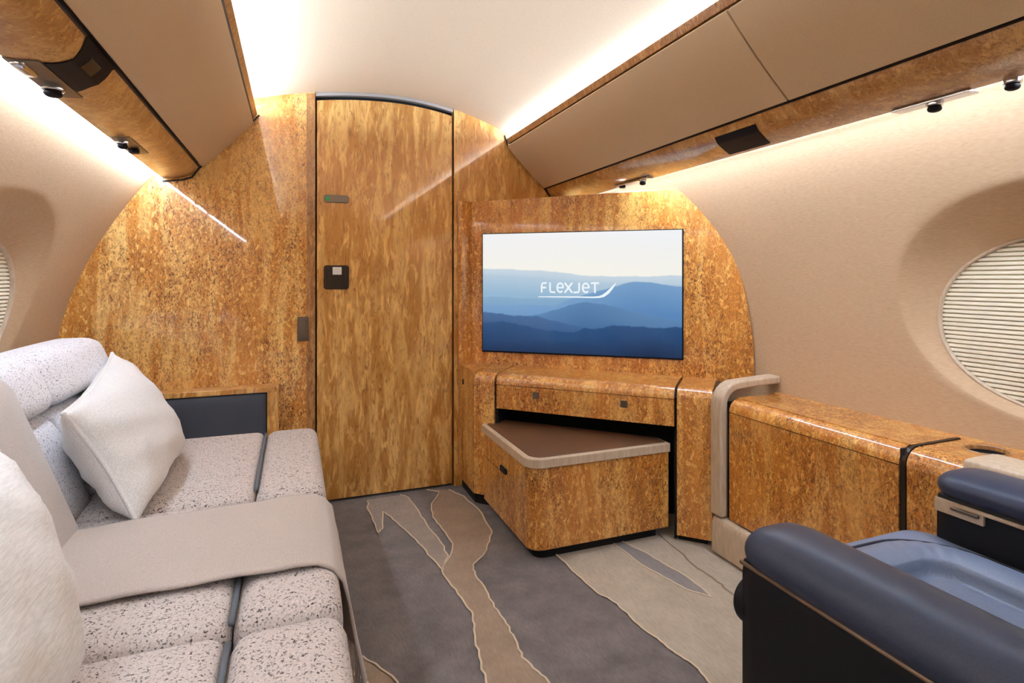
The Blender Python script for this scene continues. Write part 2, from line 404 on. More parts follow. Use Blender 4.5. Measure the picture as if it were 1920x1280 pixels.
obj('indicator_light', disc((.141, yd-.006, 1.394), (0, -1, 0), .009, .004), GREEN, ip, label='green indicator light')
dl = obj('door_latch', prism(rrect(.125, .236, .978, 1.088, .012), yd-.006, yd+.002, fY), NICKD, dr, bevel=.002)
obj('latch_frame', merge(box(.134, .148, yd-.009, yd-.004, .986, 1.078), box(.213, .227, yd-.009, yd-.004, .986, 1.078)), NICKD, dl, bevel=.002)
obj('latch_button', box(.163, .203, yd-.012, yd-.004, 1.045, 1.08), WHITEP, dl, bevel=.002, label='pale square latch button')
sw = tag(obj('wall_switch', box(.012, .060, YF-.007, YF+.001, .748, .856), NICK, bevel=.002), 'small bronze rectangular switch plate on the bulkhead left of the door', 'switch')
obj('rocker', box(.019, .053, YF-.010, YF-.006, .757, .847), NICK, sw, bevel=.002)
bw = [(XL(z), z) for z in np.linspace(0, 1.48, 20)] + [(x, ceil_z(x)) for x in np.linspace(-.5, 1.4, 20)] + [(XR(z), z) for z in np.linspace(1.48, 0, 20)]
tag(obj('wall_back', prism(bw, YB-.04, YB, fY), LINER), kind='structure')

# ------------------------------------------------------------------ overhead bins, service rails and light strips
def along(polyline, th, y0, y1):
    """thick sheet following an XZ polyline, extruded in Y; thickness pushed along +normal th"""
    P = [Vector((x, z)) for x, z in polyline]; off = []
    for i, p in enumerate(P):
        t = (P[min(i+1, len(P)-1)]-P[max(i-1, 0)]).normalized(); off.append(p + Vector((-t.y, t.x))*th)
    return prism([tuple(p) for p in P] + [tuple(p) for p in off[::-1]], y0, y1, fY)
def make_side(s, brk, top, lip, deck, segs, back):
    # body
    for k, (y0, y1, lab) in enumerate(segs):
        t = thing('overhead_bin', ((brk[0]+top[0])/2, (y0+y1)/2, brk[1]), lab, 'overhead bin', 'overhead bins along the cabin')
        bx_ = [(brk[0]-s*0, brk[1]+.004), (top[0], top[1]), (lip[0]+s*.012, lip[1]-.006), deck[0], deck[1], back]
        obj('body', prism([(x + s*.010, z+.004) for x, z in bx_[:2]] + bx_[2:], y0+.001, y1-.001, fY), SEAM, t)
        B = Vector(brk); T = Vector(top); u = (T-B).normalized()
        p0 = B + u*.004; p1 = T - u*.004
        mid = (p0+p1)/2 + Vector((-s*.004, -.003))
        line = [tuple(p0), tuple((p0+mid)/2 + Vector((-s*.001, -.001))), tuple(mid), tuple((p1+mid)/2 + Vector((-s*.001, -.001))), tuple(p1)]
        th = -.012 if s > 0 else .012
        obj('bin_door', along(line, -th if s < 0 else -th, y0+.0025, y1-.0025) if False else along(line, .012*(1 if s < 0 else -1)*(-1), y0+.0025, y1-.0025), LEATHB, t, bevel=.002)
        lp = [(T.x, T.y+.002), (lip[0], lip[1]), (lip[0]+s*.02, lip[1]), (T.x+s*.02, T.y+.002)]
        obj('top_lip', prism(lp, y0, y1, fY), BURLE, t, bevel=.0015)
rb = (1.229, 1.504); rt = (1.019, 1.713); rl = (1.010, 1.740)
make_side(1, rb, rt, rl, [(1.03, 1.705), (1.35, 1.66)], [(1.125, 2.69, 'beige leather overhead bin door meeting the bulkhead above the television'), (YB+.01, 1.125, 'beige leather overhead bin cut off by the top right corner, near the camera')], (1.40, 1.50))
lb = (-.373, 1.504); lt_ = (-.172, 1.716); ll_ = (-.150, 1.742)
make_side(-1, lb, lt_, ll_, [(-.17, 1.710), (-.46, 1.67)], [(YB+.01, 2.69, 'beige leather overhead bin above the sofa on the left side')], (-.50, 1.50))
# service rails (burl panels under the bins)
def rail(name, line, th, y0, y1, lab, s):
    t = thing(name, (line[1][0], (y0+y1)/2, line[-1][1]), lab, 'wall panel')
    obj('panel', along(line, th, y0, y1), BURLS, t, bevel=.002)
    return t
rline = [(1.232, 1.499), (1.243, 1.478), (1.262, 1.462), (1.30, 1.452), (1.345, 1.443), (1.378, 1.440)]
rr_ = rail('service_rail', rline, .010, YB+.01, 2.69, 'burl wood service panel running under the right overhead bins', 1)
lline = [(-.376, 1.499), (-.388, 1.478), (-.405, 1.461), (-.44, 1.449), (-.475, 1.442), (-.506, 1.439)]
lr_ = rail('service_rail', lline, -.010, YB+.01, 2.69, 'burl wood service panel running under the left overhead bin', -1)
obj('seam', box(1.228, 1.240, YB+.01, 2.69, 1.497, 1.506), SEAM, rr_); obj('seam', box(-.384, -.372, YB+.01, 2.69, 1.497, 1.506), SEAM, lr_)
obj('ledge', prism([(1.372, 1.452), (1.376, 1.462), (1.475, 1.480), (1.475, 1.474), (1.43, 1.463), (1.39, 1.459)], YB+.01, 2.69, fY), WHITEP, rr_, label='white ledge behind the panel')
obj('end_trim', along([(1.006, 1.76), (1.021, 1.708), (1.232, 1.497), (1.262, 1.456), (1.378, 1.434)], -.006, 2.690, 2.699), SEAM, rr_, label='dark edge trim against the bulkhead')
obj('end_trim', along([(-.146, 1.745), (-.174, 1.711), (-.376, 1.498), (-.405, 1.456), (-.44, 1.444), (-.51, 1.434)], .006, 2.690, 2.699), SEAM, lr_, label='dark edge trim against the bulkhead')
def strip(pts, m, lab, cat='light strip'):
    o = obj('light_strip', prism(pts, YB+.02, 2.685, fY), m); tag(o, lab, cat, 'white light strips along the cabin'); return o
strip([(1.392, 1.4525), (1.424, 1.4545), (1.424, 1.458), (1.392, 1.456)], LEDW, 'white light strip under the right overhead bins washing the wall above the window')
strip([(-.508, 1.4385), (-.534, 1.449), (-.534, 1.454), (-.508, 1.445)], LEDW, 'white light strip under the left overhead bin washing the wall above the sofa')
strip([(1.062, 1.724), (1.078, 1.746), (1.083, 1.746), (1.083, 1.724)], LEDC, 'hidden cove light strip on top of the right overhead bins')
strip([(-.205, 1.728), (-.221, 1.750), (-.226, 1.750), (-.226, 1.728)], LEDC, 'hidden cove light strip on top of the left overhead bin')

# service fittings in the rails
def zline(line, x):
    L = sorted(line)
    for (x0, z0), (x1, z1) in zip(L, L[1:]):
        if x0 <= x <= x1: return z0+(z1-z0)*(x-x0)/(x1-x0)
    return L[0][1] if x < L[0][0] else L[-1][1]
def patch(line, x0, x1, y0, y1, drop=.003, slant=0.0, n=12, wave=0.0, th=.006):
    v = []; f = []
    for k in range(n+1):
        x = x0+(x1-x0)*k/n; z = zline(line, x)-drop; wv_ = wave*math.sin(PI*k/n)
        sl = slant*k/n
        for zz_ in (z, z+th): v += [(x, y0+sl+wv_, zz_), (x, y1+sl-wv_*.4, zz_)]
    for k in range(n):
        a = k*4; b = a+4
        f += [(a, a+1, b+1, b), (a+2, b+2, b+3, a+3), (a, b, b+2, a+2), (a+1, a+3, b+3, b+1)]
    f += [(0, 2, 3, 1), (4*n, 4*n+1, 4*n+3, 4*n+2)]
    return v, f
def gasper(parent, x, y, z, r=.014, lean=(0, 0, -1)):
    g = obj('reading_light', disc((x, y, z), lean, r*1.25, .010, 20), CHROME, parent, smooth=False, bevel=.001)
    obj('lens', bdata(rbox(x-r, x+r, y-r, y+r, z-.019, z-.002, r*.9, 5)), SMOKE, g, smooth=True)
# right rail
u = thing('oxygen_mask_box', (1.30, 1.43, 1.44), 'dark rectangular oxygen mask cover on the right service panel above the television', 'mask cover')
obj('cover', patch(rline, 1.245, 1.352, 1.265, 1.435, .003, .05), SMOKE, u, bevel=.001)
u = thing('reading_light_unit', (1.375, .86, 1.43), 'chrome swivel reading light on the right rail above the window, below the bin seam', 'reading light', 'reading lights on the rails')
obj('base_plate', box(1.362, 1.398, .78, .95, 1.434, 1.440), CHROME, u, bevel=.001); gasper(u, 1.382, .862, 1.432, .014)
u = thing('reading_light_unit', (1.375, .71, 1.43), 'chrome reading light at the right picture edge, nearest on the right rail', 'reading light', 'reading lights on the rails')
gasper(u, 1.385, .712, 1.436, .013)
u = thing('reading_light_unit', (1.35, 2.0, 1.43), 'small chrome reading light on the right rail just above the television cabinet', 'reading light', 'reading lights on the rails')
obj('base_plate', box(1.335, 1.365, 1.93, 2.18, 1.434, 1.443), CHROME, u, bevel=.001); gasper(u, 1.35, 1.985, 1.434, .013); obj('air_nozzle', disc((1.35, 2.14, 1.433), (0, 0, -1), .014, .012), SMOKE, u, bevel=.001)
# left rail
u = thing('oxygen_mask_box', (-.42, 1.35, 1.44), 'large smoked black oxygen mask cover on the left service panel, near the top left corner', 'mask cover')
obj('cover', patch(lline, -.452, -.372, 1.34, 1.52, .003, -.03, 12, .02), SMOKE, u, bevel=.001)
obj('badge', patch(lline, -.404, -.386, 1.38, 1.44, .0045, 0, 4), NICKD, u, label='small bronze badge on the cover')
u = thing('service_unit', (-.485, 1.37, 1.43), 'chrome panel of reading light and nozzle beside the large black mask cover', 'reading light')
obj('base_plate', patch(lline, -.505, -.454, 1.31, 1.545, .003, 0.02, 4), NICK, u, bevel=.001); gasper(u, -.486, 1.49, 1.438, .017)
obj('switch_bar', bdata(rbox(-.502, -.478, 1.325, 1.40, 1.430, 1.446, .006, 4)), CHROME, u, smooth=True)
u = thing('service_unit', (-.475, 2.06, 1.43), 'small chrome unit with reading light and air nozzle on the left rail near the bulkhead', 'reading light')
obj('base_plate', patch(lline, -.500, -.452, 1.95, 2.18, .003, 0, 4), NICK, u, bevel=.001); gasper(u, -.482, 2.0, 1.436, .014)
obj('air_nozzle', disc((-.478, 2.11, 1.434), (0, 0, -1), .016, .012), SMOKE, u, bevel=.001)

# ------------------------------------------------------------------ television cabinet in the corner, turned 45 degrees
q2 = math.sqrt(.5)
def PT(u, n, z): return Vector((.76 + u*q2 - n*q2, 2.44 - u*q2 - n*q2, z))
def sect(prof, u0, u1, n=1):
    """profile (n,z) swept along u"""
    return loft([[PT(u0+(u1-u0)*k/n, a, b) for a, b in prof] for k in range(n+1)])
tv = thing('television_cabinet', (1.2, 2.25, 0), 'glossy burl wood corner cabinet holding the television, right of the door', 'cabinet')
NP = -.219
def uw(X, Y): return ((X-.76)-(Y-2.44))*q2
pan = [(uw(.775, 2.735), .60), (uw(.775, 2.735), 1.409), (uw(1.47, 2.04), 1.411), (uw(1.521, 1.989), 1.411), (uw(1.533, 1.977), 1.400)]
pan += [(uw(1.568, 1.942), 1.355), (uw(1.601, 1.909), 1.300), (uw(1.646, 1.864), 1.215), (uw(1.682, 1.828), 1.12), (uw(1.708, 1.80), 1.0), (uw(1.725, 1.785), .88), (uw(1.736, 1.774), .75), (uw(1.739, 1.771), .60)]
obj('back_panel', prism(pan, NP-.02, NP, lambda p, t: PT(p[0], t, p[1])), BURL, tv, bevel=.0025)
obj('side_return', prism([(.7535, 2.698), (.7535, 2.672), (.766, 2.664), (.825, 2.686), (.825, 2.698)], .608, 1.409, fZ), BURL, tv, bevel=.002)
# rounded top profile used by columns and lid
def topprof(zb, nb=NP):
    o = [(nb, .611), (-.05, .602)]
    for k in range(7):
        a = R(90*k/6); o.append((-.042+.042*math.sin(a), .560+.042*math.cos(a)-.0))
    o += [(0.0, zb), (nb, zb)]
    return o
def thickcol(u0, u1, z0):
    return sect(topprof(z0), u0, u1)
# left column: front piece with side return to the bulkhead
lcp = [(.755, 2.695), (.755, 2.445), (.835, 2.365), (.86, 2.39), (.80, 2.46), (.80, 2.695)]
obj('left_column', sect(topprof(.055), -.002, .1000), BURL, tv, smooth=True).data.shade_smooth()
sidep = obj('side_panel', prism([(.757, 2.697), (.757, 2.444), (.912, 2.598), (.82, 2.697)], .055, .6105, fZ), BURL, tv, bevel=.002)
obj('right_column', sect(topprof(.03), .8890, 1.019), BURL, tv)
for nm in ('left_column', 'right_column'):
    o = bpy.data.objects[nm]; o.data.shade_smooth(); m_ = o.modifiers.new('e', 'EDGE_SPLIT'); m_.split_angle = R(32)
lid = obj('lid', sect([(NP, .611), (-.05, .602)] + [(-.042+.042*math.sin(R(15*k)), .560+.042*math.cos(R(15*k))) for k in range(7)] + [(0, .5575), (NP, .5575)], .1110, .8785), BURL, tv, smooth=True)
lid.modifiers.new('e', 'EDGE_SPLIT').split_angle = R(32)
df = obj('drawer', sect([(-.25, .555), (-.001, .555), (-.001, .450), (-.25, .450)], .1110, .8785), BURL, tv, bevel=.0015)
for X, Y, z in ((.972, 2.228, .523), (1.242, 1.958, .521)):
    uu = uw(X, Y)
    v, f = prism(rrect(uu-.014, uu+.014, z-.014, z+.014, .003), .0, .004, lambda p, t: PT(p[0], t, p[1]))
    obj('latch_button', (v, f), NICK, df, bevel=.001, label='small square metal push latch')
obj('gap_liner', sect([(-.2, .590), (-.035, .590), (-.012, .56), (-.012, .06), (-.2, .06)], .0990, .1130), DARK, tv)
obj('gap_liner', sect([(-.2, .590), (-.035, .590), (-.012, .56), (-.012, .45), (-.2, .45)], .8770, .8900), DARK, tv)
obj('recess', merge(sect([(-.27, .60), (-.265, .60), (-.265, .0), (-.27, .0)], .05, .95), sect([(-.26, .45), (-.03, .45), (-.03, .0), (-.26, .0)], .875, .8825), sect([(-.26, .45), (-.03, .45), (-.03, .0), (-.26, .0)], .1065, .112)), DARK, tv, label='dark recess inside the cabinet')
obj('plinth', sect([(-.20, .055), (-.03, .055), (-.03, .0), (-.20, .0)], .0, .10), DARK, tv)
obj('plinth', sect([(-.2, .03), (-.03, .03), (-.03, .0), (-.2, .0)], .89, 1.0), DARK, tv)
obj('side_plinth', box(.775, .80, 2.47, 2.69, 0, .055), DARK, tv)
for z_ in (1.33, .545):
    obj('hinge', sect([(NP+.001, z_+.012), (NP+.004, z_+.012), (NP+.004, z_-.012), (NP+.001, z_-.012)], uw(.785, 2.725)-.002, uw(.785, 2.725)+.004) if z_ > 1 else box(.752, .757, 2.60, 2.606, .52, .545), SEAM, tv)

# television: screen with a picture of hazy blue hills
T = {'tl': (.869, 2.641, 1.248), 'tr': (1.542, 1.968, 1.238), 'bl': (.869, 2.641, .672), 'br': (1.542, 1.968, .686)}
def scr(u, v, n):
    a = Vector(T['bl']).lerp(Vector(T['br']), u); b = Vector(T['tl']).lerp(Vector(T['tr']), u)
    return a.lerp(b, v) + Vector((-q2*n, -q2*n, 0))
tvs = thing('television', tuple(scr(.5, 0, .01)), 'flat television showing hazy blue mountains, mounted on the burl corner cabinet', 'television')
rim = [scr(*p, 0) for p in ((-.001, -.007), (1.001, -.007), (1.001, 1.001), (-.001, 1.001))] + [scr(*p, .010) for p in ((-.001, -.007), (1.001, -.007), (1.001, 1.001), (-.001, 1.001))]
obj('bezel', (rim, [(0, 3, 2, 1), (4, 5, 6, 7), (0, 1, 5, 4), (1, 2, 6, 5), (2, 3, 7, 6), (3, 0, 4, 7)]), SMOKE, tvs, bevel=.001)
NX, NY = 300, 180
U = np.linspace(0, 1, NX+1); V = np.linspace(0, 1, NY+1)
def fr(x, seed, a, k0, oct_=6):
    r_ = np.random.RandomState(seed); s_ = 0
    for o in range(oct_): s_ = s_ + a/(1.5**o)*np.sin(x*k0*(2.0**o)+r_.rand()*6.28)
    return s_
def hl(c): return np.array(lin(c)[:3])
uu, vv_ = np.meshgrid(U, V); colr = np.zeros(uu.shape+(3,))
sky0, sky1 = hl((246, 247, 250)), hl((251, 249, 240)); tt = np.clip((1-vv_)/.3, 0, 1)[..., None]; colr[:] = sky0*(1-tt)+sky1*tt
skyR = np.clip((uu-.5)*1.2, 0, 1)[..., None]*np.clip((vv_-.6)*2.5, 0, 1)[..., None]; colr = colr*(1-skyR*.25)+hl((214, 232, 246))*skyR*.25
layers = [  # ridge height(u), top colour, bottom colour
    (.705-.075*U+fr(U, 1, .006, 5)+.01*np.sin(U*7), (206, 221, 232), (168, 198, 220), .14),
    (.66-.09*np.abs(U-.0)+.0*U+fr(U, 2, .006, 4), (186, 208, 226), (150, 186, 214), .16),
    (.47-.06*U+fr(U, 4, .008, 4), (138, 176, 208), (112, 156, 196), .16),
    (.40+.19*np.clip((U-.40)/.38, 0, 1)**.8-.03*np.clip((U-.85)/.15, 0, 1)+fr(U, 3, .004, 6), (122, 164, 206), (88, 136, 188), .24),
    (.30+.125*np.exp(-((U-.57)/.22)**2)+fr(U, 5, .006, 9), (90, 134, 178), (70, 112, 160), .2),
    (.335-.06*U-.05*np.exp(-((U-.5)/.25)**2)*0-.03*np.sin(U*3)+fr(U, 6, .007, 8)-.04*np.clip((U-.3)/.2, 0, 1), (66, 104, 152), (40, 82, 132), .18),
    (.245-.06*np.exp(-((U-.45)/.2)**2)+.02*np.exp(-((U-.55)/.03)**2)+fr(U, 7, .007, 11), (36, 80, 128), (20, 56, 100), .22),
    (.10+.06*np.exp(-((U-.85)/.12)**2)+fr(U, 8, .006, 7), (30, 68, 112), (10, 34, 70), .16)]
for rg, ct, cb, dp in layers:
    m_ = np.clip((rg[None, :]-vv_)/.006, 0, 1)[..., None]; g = np.clip((rg[None, :]-vv_)/dp, 0, 1)[..., None]
    colr = colr*(1-m_) + (hl(ct)*(1-g)+hl(cb)*g)*m_
me = bpy.data.meshes.new('screen')
vs = [scr(.004+u_*.992, .006+v_*.988, .0112) for v_ in V for u_ in U]
og = Vector(scr(.5, 0, .0112))
me.from_pydata([tuple(p-og) for p in vs], [], [(j*(NX+1)+i, j*(NX+1)+i+1, (j+1)*(NX+1)+i+1, (j+1)*(NX+1)+i) for j in range(NY) for i in range(NX)])
at_ = me.color_attributes.new('picture', 'FLOAT_COLOR', 'POINT')
at_.data.foreach_set('color', np.concatenate([colr, np.ones(uu.shape+(1,))], axis=2).reshape(-1).astype(np.float32))
SCR = mat('screen_picture', (4, 5, 8), .12, spec=.4); n = N(SCR); ca = n.add('ShaderNodeVertexColor', layer_name='picture')
n.link(ca.outputs[0], n.p.inputs['Emission Color']); n.p.inputs['Emission Strength'].default_value = .77
me.materials.append(SCR); so = bpy.data.objects.new('screen', me); col.objects.link(so); so.parent = tvs; so.location = og-Vector(tvs.location)
# white lettering on the picture
LOGO = mat('screen_white', (8, 8, 8), .3, emit=(240, 250, 255), es=.78)
def stroke(pts, w0, w1=None, n=.0118):
    """flat ribbon in screen units (x right, y up, in screen-height units scaled to width)"""
    P = [Vector(p) for p in pts]; L = []; Rr = []
    for i, p in enumerate(P):
        t = (P[min(i+1, len(P)-1)]-P[max(i-1, 0)]).normalized(); nn = Vector((-t.y, t.x)); k = i/max(1, len(P)-1)
        ww = (w0 if w1 is None else w0[0]+(w0[1]-w0[0])*k) if w1 is None else w1[i]
        L.append(p+nn*ww/2); Rr.append(p-nn*ww/2)
    AR = .95/.575
    conv = lambda q: scr(q.x, q.y, n)
    v = [conv(a) for a in L]+[conv(b) for b in Rr]; m = len(P)
    return v, [(i, i+1, m+i+1, m+i) for i in range(m-1)]
AS = .952/.565      # screen width / height
def S(pts, wd): # pts in units of width on both axes, origin bottom-left of lettering
    P = [Vector((p[0], p[1])) for p in pts]; L = []; Q = []
    for i, p in enumerate(P):
        t = (P[min(i+1, len(P)-1)]-P[max(i-1, 0)]).normalized(); nn = Vector((-t.y, t.x)); w2 = (wd[i] if isinstance(wd, list) else wd)/2
        e = t*w2*.5 if i == len(P)-1 else (-t*w2*.5 if i == 0 else t*0)
        L.append(p+e+nn*w2); Q.append(p+e-nn*w2)
    v = [scr(a.x, a.y*AS, .0118) for a in L+Q]; m = len(P)
    return v, [(i, i+1, m+i+1, m+i) for i in range(m-1)]
def XY(px, py): return ((px-122)/1712, ((1165-py)/1010.)/AS)   # measured on the picture of the screen
LH = 78/1712*1.0
def letter(x0, w_, ch):
    b = XY(0, 655)[1]; h = .0455; x0 = XY(x0, 0)[0]; w_ = w_/1712; wd = .0085
    g = lambda pts: [(x0+p[0]*w_, b+p[1]*h) for p in pts]
    if ch == 'F': return [S(g([(.1, 0), (.1, .75), (.25, .97), (1, 1)]), wd), S(g([(.1, .5), (.9, .5)]), wd)]
    if ch == 'L': return [S(g([(.1, 1), (.1, .2), (.25, .03), (1, 0)]), wd)]
    if ch == 'E':
        arc = [(.5+.42*math.cos(a), .5+.48*math.sin(a)) for a in np.linspace(0, 2*PI*.86, 18)]
        return [S(g(arc), wd), S(g([(.1, .5), (.92, .5)]), wd*.8)]
    if ch == 'X': return [S(g([(0, 0), (1, 1)]), wd), S(g([(0, 1), (1, 0)]), wd)]
    if ch == 'J': return [S(g([(.9, 1), (.9, .2), (.75, .03), (0, 0)]), wd)]
    if ch == 'T': return [S(g([(0, 1), (1, 1)]), wd), S(g([(.5, 1), (.5, 0)]), wd)]
for x0, w_, ch in ((680, 46, 'F'), (755, 46, 'L'), (818, 62, 'E'), (890, 62, 'X'), (968, 50, 'J'), (1038, 62, 'E'), (1115, 62, 'T')):
    obj('letter', merge(*letter(x0, w_, ch)), LOGO, tvs)
sw_ = [XY(655, 693), XY(900, 692), XY(1130, 693), XY(1180, 690), XY(1215, 680), XY(1250, 655), XY(1285, 618), XY(1318, 576)]
obj('logo_swoosh', S(sw_, [.0035, .006, .007, .009, .013, .014, .011, .003]), LOGO, tvs)

# ------------------------------------------------------------------ pull-out stool
st = thing('pull_out_stool', (.98, 2.02, 0), 'triangular burl wood stool with brown leather top pulled out from under the television', 'stool')
def tri(inset, r, out=0.0):
    x0, y0, x1, y1 = .79+inset-out, 1.855+inset-out, 1.385-inset, 2.40-inset
    o = []
    cs = [(x0+r, y0+r, 180), ]
    for k in range(9): a = R(180+90*k/8); o.append((x0+r+r*math.cos(a), y0+r+r*math.sin(a)))
    o += [(x1-.004, y0), (x1, y0+.004), (x1, 1.93), (1.06, 2.26), (.88, 2.44), (x0+.012, y1+.004), (x0, y1-.012)]
    return o
obj('body', prism(tri(0, .055), .045, .345, fZ), BURL, st, bevel=.0015)
obj('cushion_edge', prism(tri(0, .06, .012), .345, .378, fZ), CREAM, st, bevel=.007, seg=3, label='cream leather cushion border')
obj('cushion_top', prism(tri(.010, .05), .365, .381, fZ), BROWN, st, bevel=.003, label='brown leather top')
obj('plinth', prism(tri(.035, .04), .0, .046, fZ), DARK, st)
obj('pull_handle', bdata(rbox(.781, .792, 2.095, 2.165, .245, .268, .005, 4)), DARK, st, smooth=True, label='dark finger pull')
obj('joint', box(.7895, .7905, 2.13, 2.40, .238, .240), SEAM, st)

# ------------------------------------------------------------------ side console under the window
cn = thing('side_console', (1.6, .6, 0), 'glossy burl wood side console with a lid and cup holder along the right wall', 'console')
def cprof(x0, z0, back):
    return [(x0, z0)] + [(x0+.045-.045*math.cos(R(15*k)), .540+.045*math.sin(R(15*k))) for k in range(7)] + [(back, .588), (back, z0)]
o = obj('front_panel', prism([(1.48, .150), (1.48, .538), (1.50, .538), (1.50, .150)], 1.012, 1.630, fY), BURL, cn, bevel=.0015)
def csec(y0, y1, nm, x0=1.48, xb=1.715, zb=.541):
    p = [(x0+.046-.046*math.cos(R(15*k)), .541+.046*math.sin(R(15*k))) for k in range(7)]
    p = p + [(xb, .589), (xb, .575), (x0+.05, .575), (x0+.012, .541)]
    o = obj(nm, prism(p, y0, y1, fY), BURL, cn, smooth=True); o.modifiers.new('e', 'EDGE_SPLIT').split_angle = R(32); return o
# rounded front shoulder and flat lid, with a fine joint between them
csec(1.012, 1.630, 'top_shoulder', 1.48, 1.522)
obj('lid', box(1.524, 1.712, 1.012, 1.640, .574, .5885), BURL, cn, bevel=.001)
obj('rear_strip', box(1.7145, 1.75, .60, 1.66, .574, .5885), BURL, cn, bevel=.001)
obj('carcass', box(1.50, 1.74, YB+.05, 1.66, .0, .572), DARK, cn)
obj('joint_strip', merge(box(1.484, 1.75, 1.004, 1.011, .02, .583)), SEAM, cn)
jl = [(1.478, .30)] + [(1.4785+.048-.048*math.cos(R(15*k)), .541+.0495*math.sin(R(15*k))) for k in range(7)] + [(1.70, .5925)]
obj('metal_joint', along(jl, -.004, .994, 1.004), NICKD, cn, label='thin bronze joint strip')
# near section with cup holder: top surface with an oval hole
obj('near_panel', prism([(1.48, .06), (1.48, .541), (1.50, .541), (1.50, .06)], YB+.06, .992, fY), BURL, cn, bevel=.0015)
sh = csec(.80, .992, 'near_shoulder', 1.48, 1.53)
cx_, cy_ = 1.655, .905
def hole_top(x0, x1, y0, y1, z):
    Mh = 48; rings = []
    for t in (0, .5, 1):
        r = []
        for k in range(Mh):
            a = 2*PI*k/Mh; c_, s_ = math.cos(a), math.sin(a); ix, iy = cx_+.047*c_, cy_+.043*s_
            tx = ((x1-cx_)/c_ if c_ > 0 else (x0-cx_)/c_) if abs(c_) > 1e-6 else 9; ty = ((y1-cy_)/s_ if s_ > 0 else (y0-cy_)/s_) if abs(s_) > 1e-6 else 9
            m_ = min(tx, ty); r.append((ix+(cx_+c_*m_-ix)*t, iy+(cy_+s_*m_-iy)*t, z))
        rings.append(r)
    return loft(rings, True, False)
obj('near_top', hole_top(1.528, 1.714, .80, .992, .5885), BURL, cn)
cup = loft([[(cx_+.047*k_*math.cos(2*PI*q/32), cy_+.043*k_*math.sin(2*PI*q/32), z_) for q in range(32)] for k_, z_ in ((1.14, .5890), (1.10, .5925), (1.02, .5915), (1.0, .588), (.98, .56), (.95, .50))], True, False)
ch = obj('cup_holder', (cup[0], cup[1]), BURLE, cn, smooth=True)
cup2 = loft([[(cx_+.046*k_*math.cos(2*PI*q/32), cy_+.042*k_*math.sin(2*PI*q/32), z_) for q in range(32)] for k_, z_ in ((1.0, .580), (.97, .5), (.05, .497))], True, False)
obj('cup_well', cup2, DARK, ch, smooth=True)
# pale ledge beyond the cup holder
obj('pale_ledge', prism([(1.478, .545), (1.484, .575), (1.50, .590), (1.62, .597), (1.76, .600), (1.76, .54)], YB+.06, .798, fY), CREAML, cn, bevel=.004)
lv = [(1.474, .865, .5), (1.474, .865, .575), (1.53, .855, .604), (1.60, .845, .602), (1.64, .80, .598), (1.63, .70, .604), (1.50, .66, .612), (1.474, .66, .60), (1.474, .66, .5)]
obj('folded_table_end', rbox(1.474, 1.60, .70, .862, .50, .604, .014, 8, (0, 0, .003)), CREAM, cn, smooth=True, label='cream leather corner of the folded table')
obj('toe_board', prism([(1.455, .012), (1.455, .118), (1.463, .140), (1.485, .144), (1.50, .144), (1.50, .012)], YB+.05, 1.695, fY), CREAM, cn, bevel=.004, label='cream toe board')
# arched cream trim at the cabinet end of the console
pa = [(1.487, .150)] + [(1.487, z_) for z_ in (.25, .35, .45, .52)] + [(1.487+.06-.06*math.cos(R(15*k)), .555+.06*math.sin(R(15*k))) for k in range(1, 7)] + [(1.60, .618), (1.68, .622), (1.745, .624)]
tr2 = along(pa, .030, 1.645, 1.705)
tag(obj('trim_2', tr2, CREAM, bevel=.008, seg=3), kind='structure')

# ------------------------------------------------------------------ sofa
sf = thing('sofa', (-.4, 1.4, 0), 'long speckled greige sofa along the left wall under the window', 'sofa')
seats = [(1.708, 2.44), (1.090, 1.700), (.30, 1.082)]
for i, (y0, y1) in enumerate(seats):
    a = obj('seat_cushion', rbox(-.58, -.1055, y0, y1, .25, .428, .034, 12, (0, 0, .006)), BOUCLE, sf, smooth=True)
    b = obj('seat_bolster', rbox(-.1035, .088, y0, y1, .19, .428, .042, 12, (0, 0, .004)), BOUCLE, sf, smooth=True)
    g0, g1 = y0+(.06 if i != 1 else .0)+.02, y1-(.03 if i else .01)
    obj('welt', tube([(-.1045, g0+(g1-g0)*k/10, .4165+.004*math.sin(PI*k/10)) for k in range(11)], .0055, 8, .9), GWELT, a, smooth=True, label='grey welt between seat and front bolster')
obj('base', box(-.80, .045, .2, 2.44, .02, .25), SMOOTHB, sf, bevel=.01)
obj('end_base', box(-.80, .03, 2.43, 2.60, .02, .34), SMOOTHB, sf, bevel=.01)
# end arm: burl frame with inset dark leather
obj('arm_frame', merge(box(-.80, -.062, 2.602, 2.697, .545, .566), box(-.108, -.062, 2.602, 2.697, .20, .545)), BURLD, sf, bevel=.0015, label='burl wood frame of the end arm')
obj('arm_pad', rbox(-.80, -.110, 2.606, 2.66, .22, .543, .012, 8, (0, .004, 0)), SLATE, sf, smooth=True, label='dark slate leather pad set in the frame')
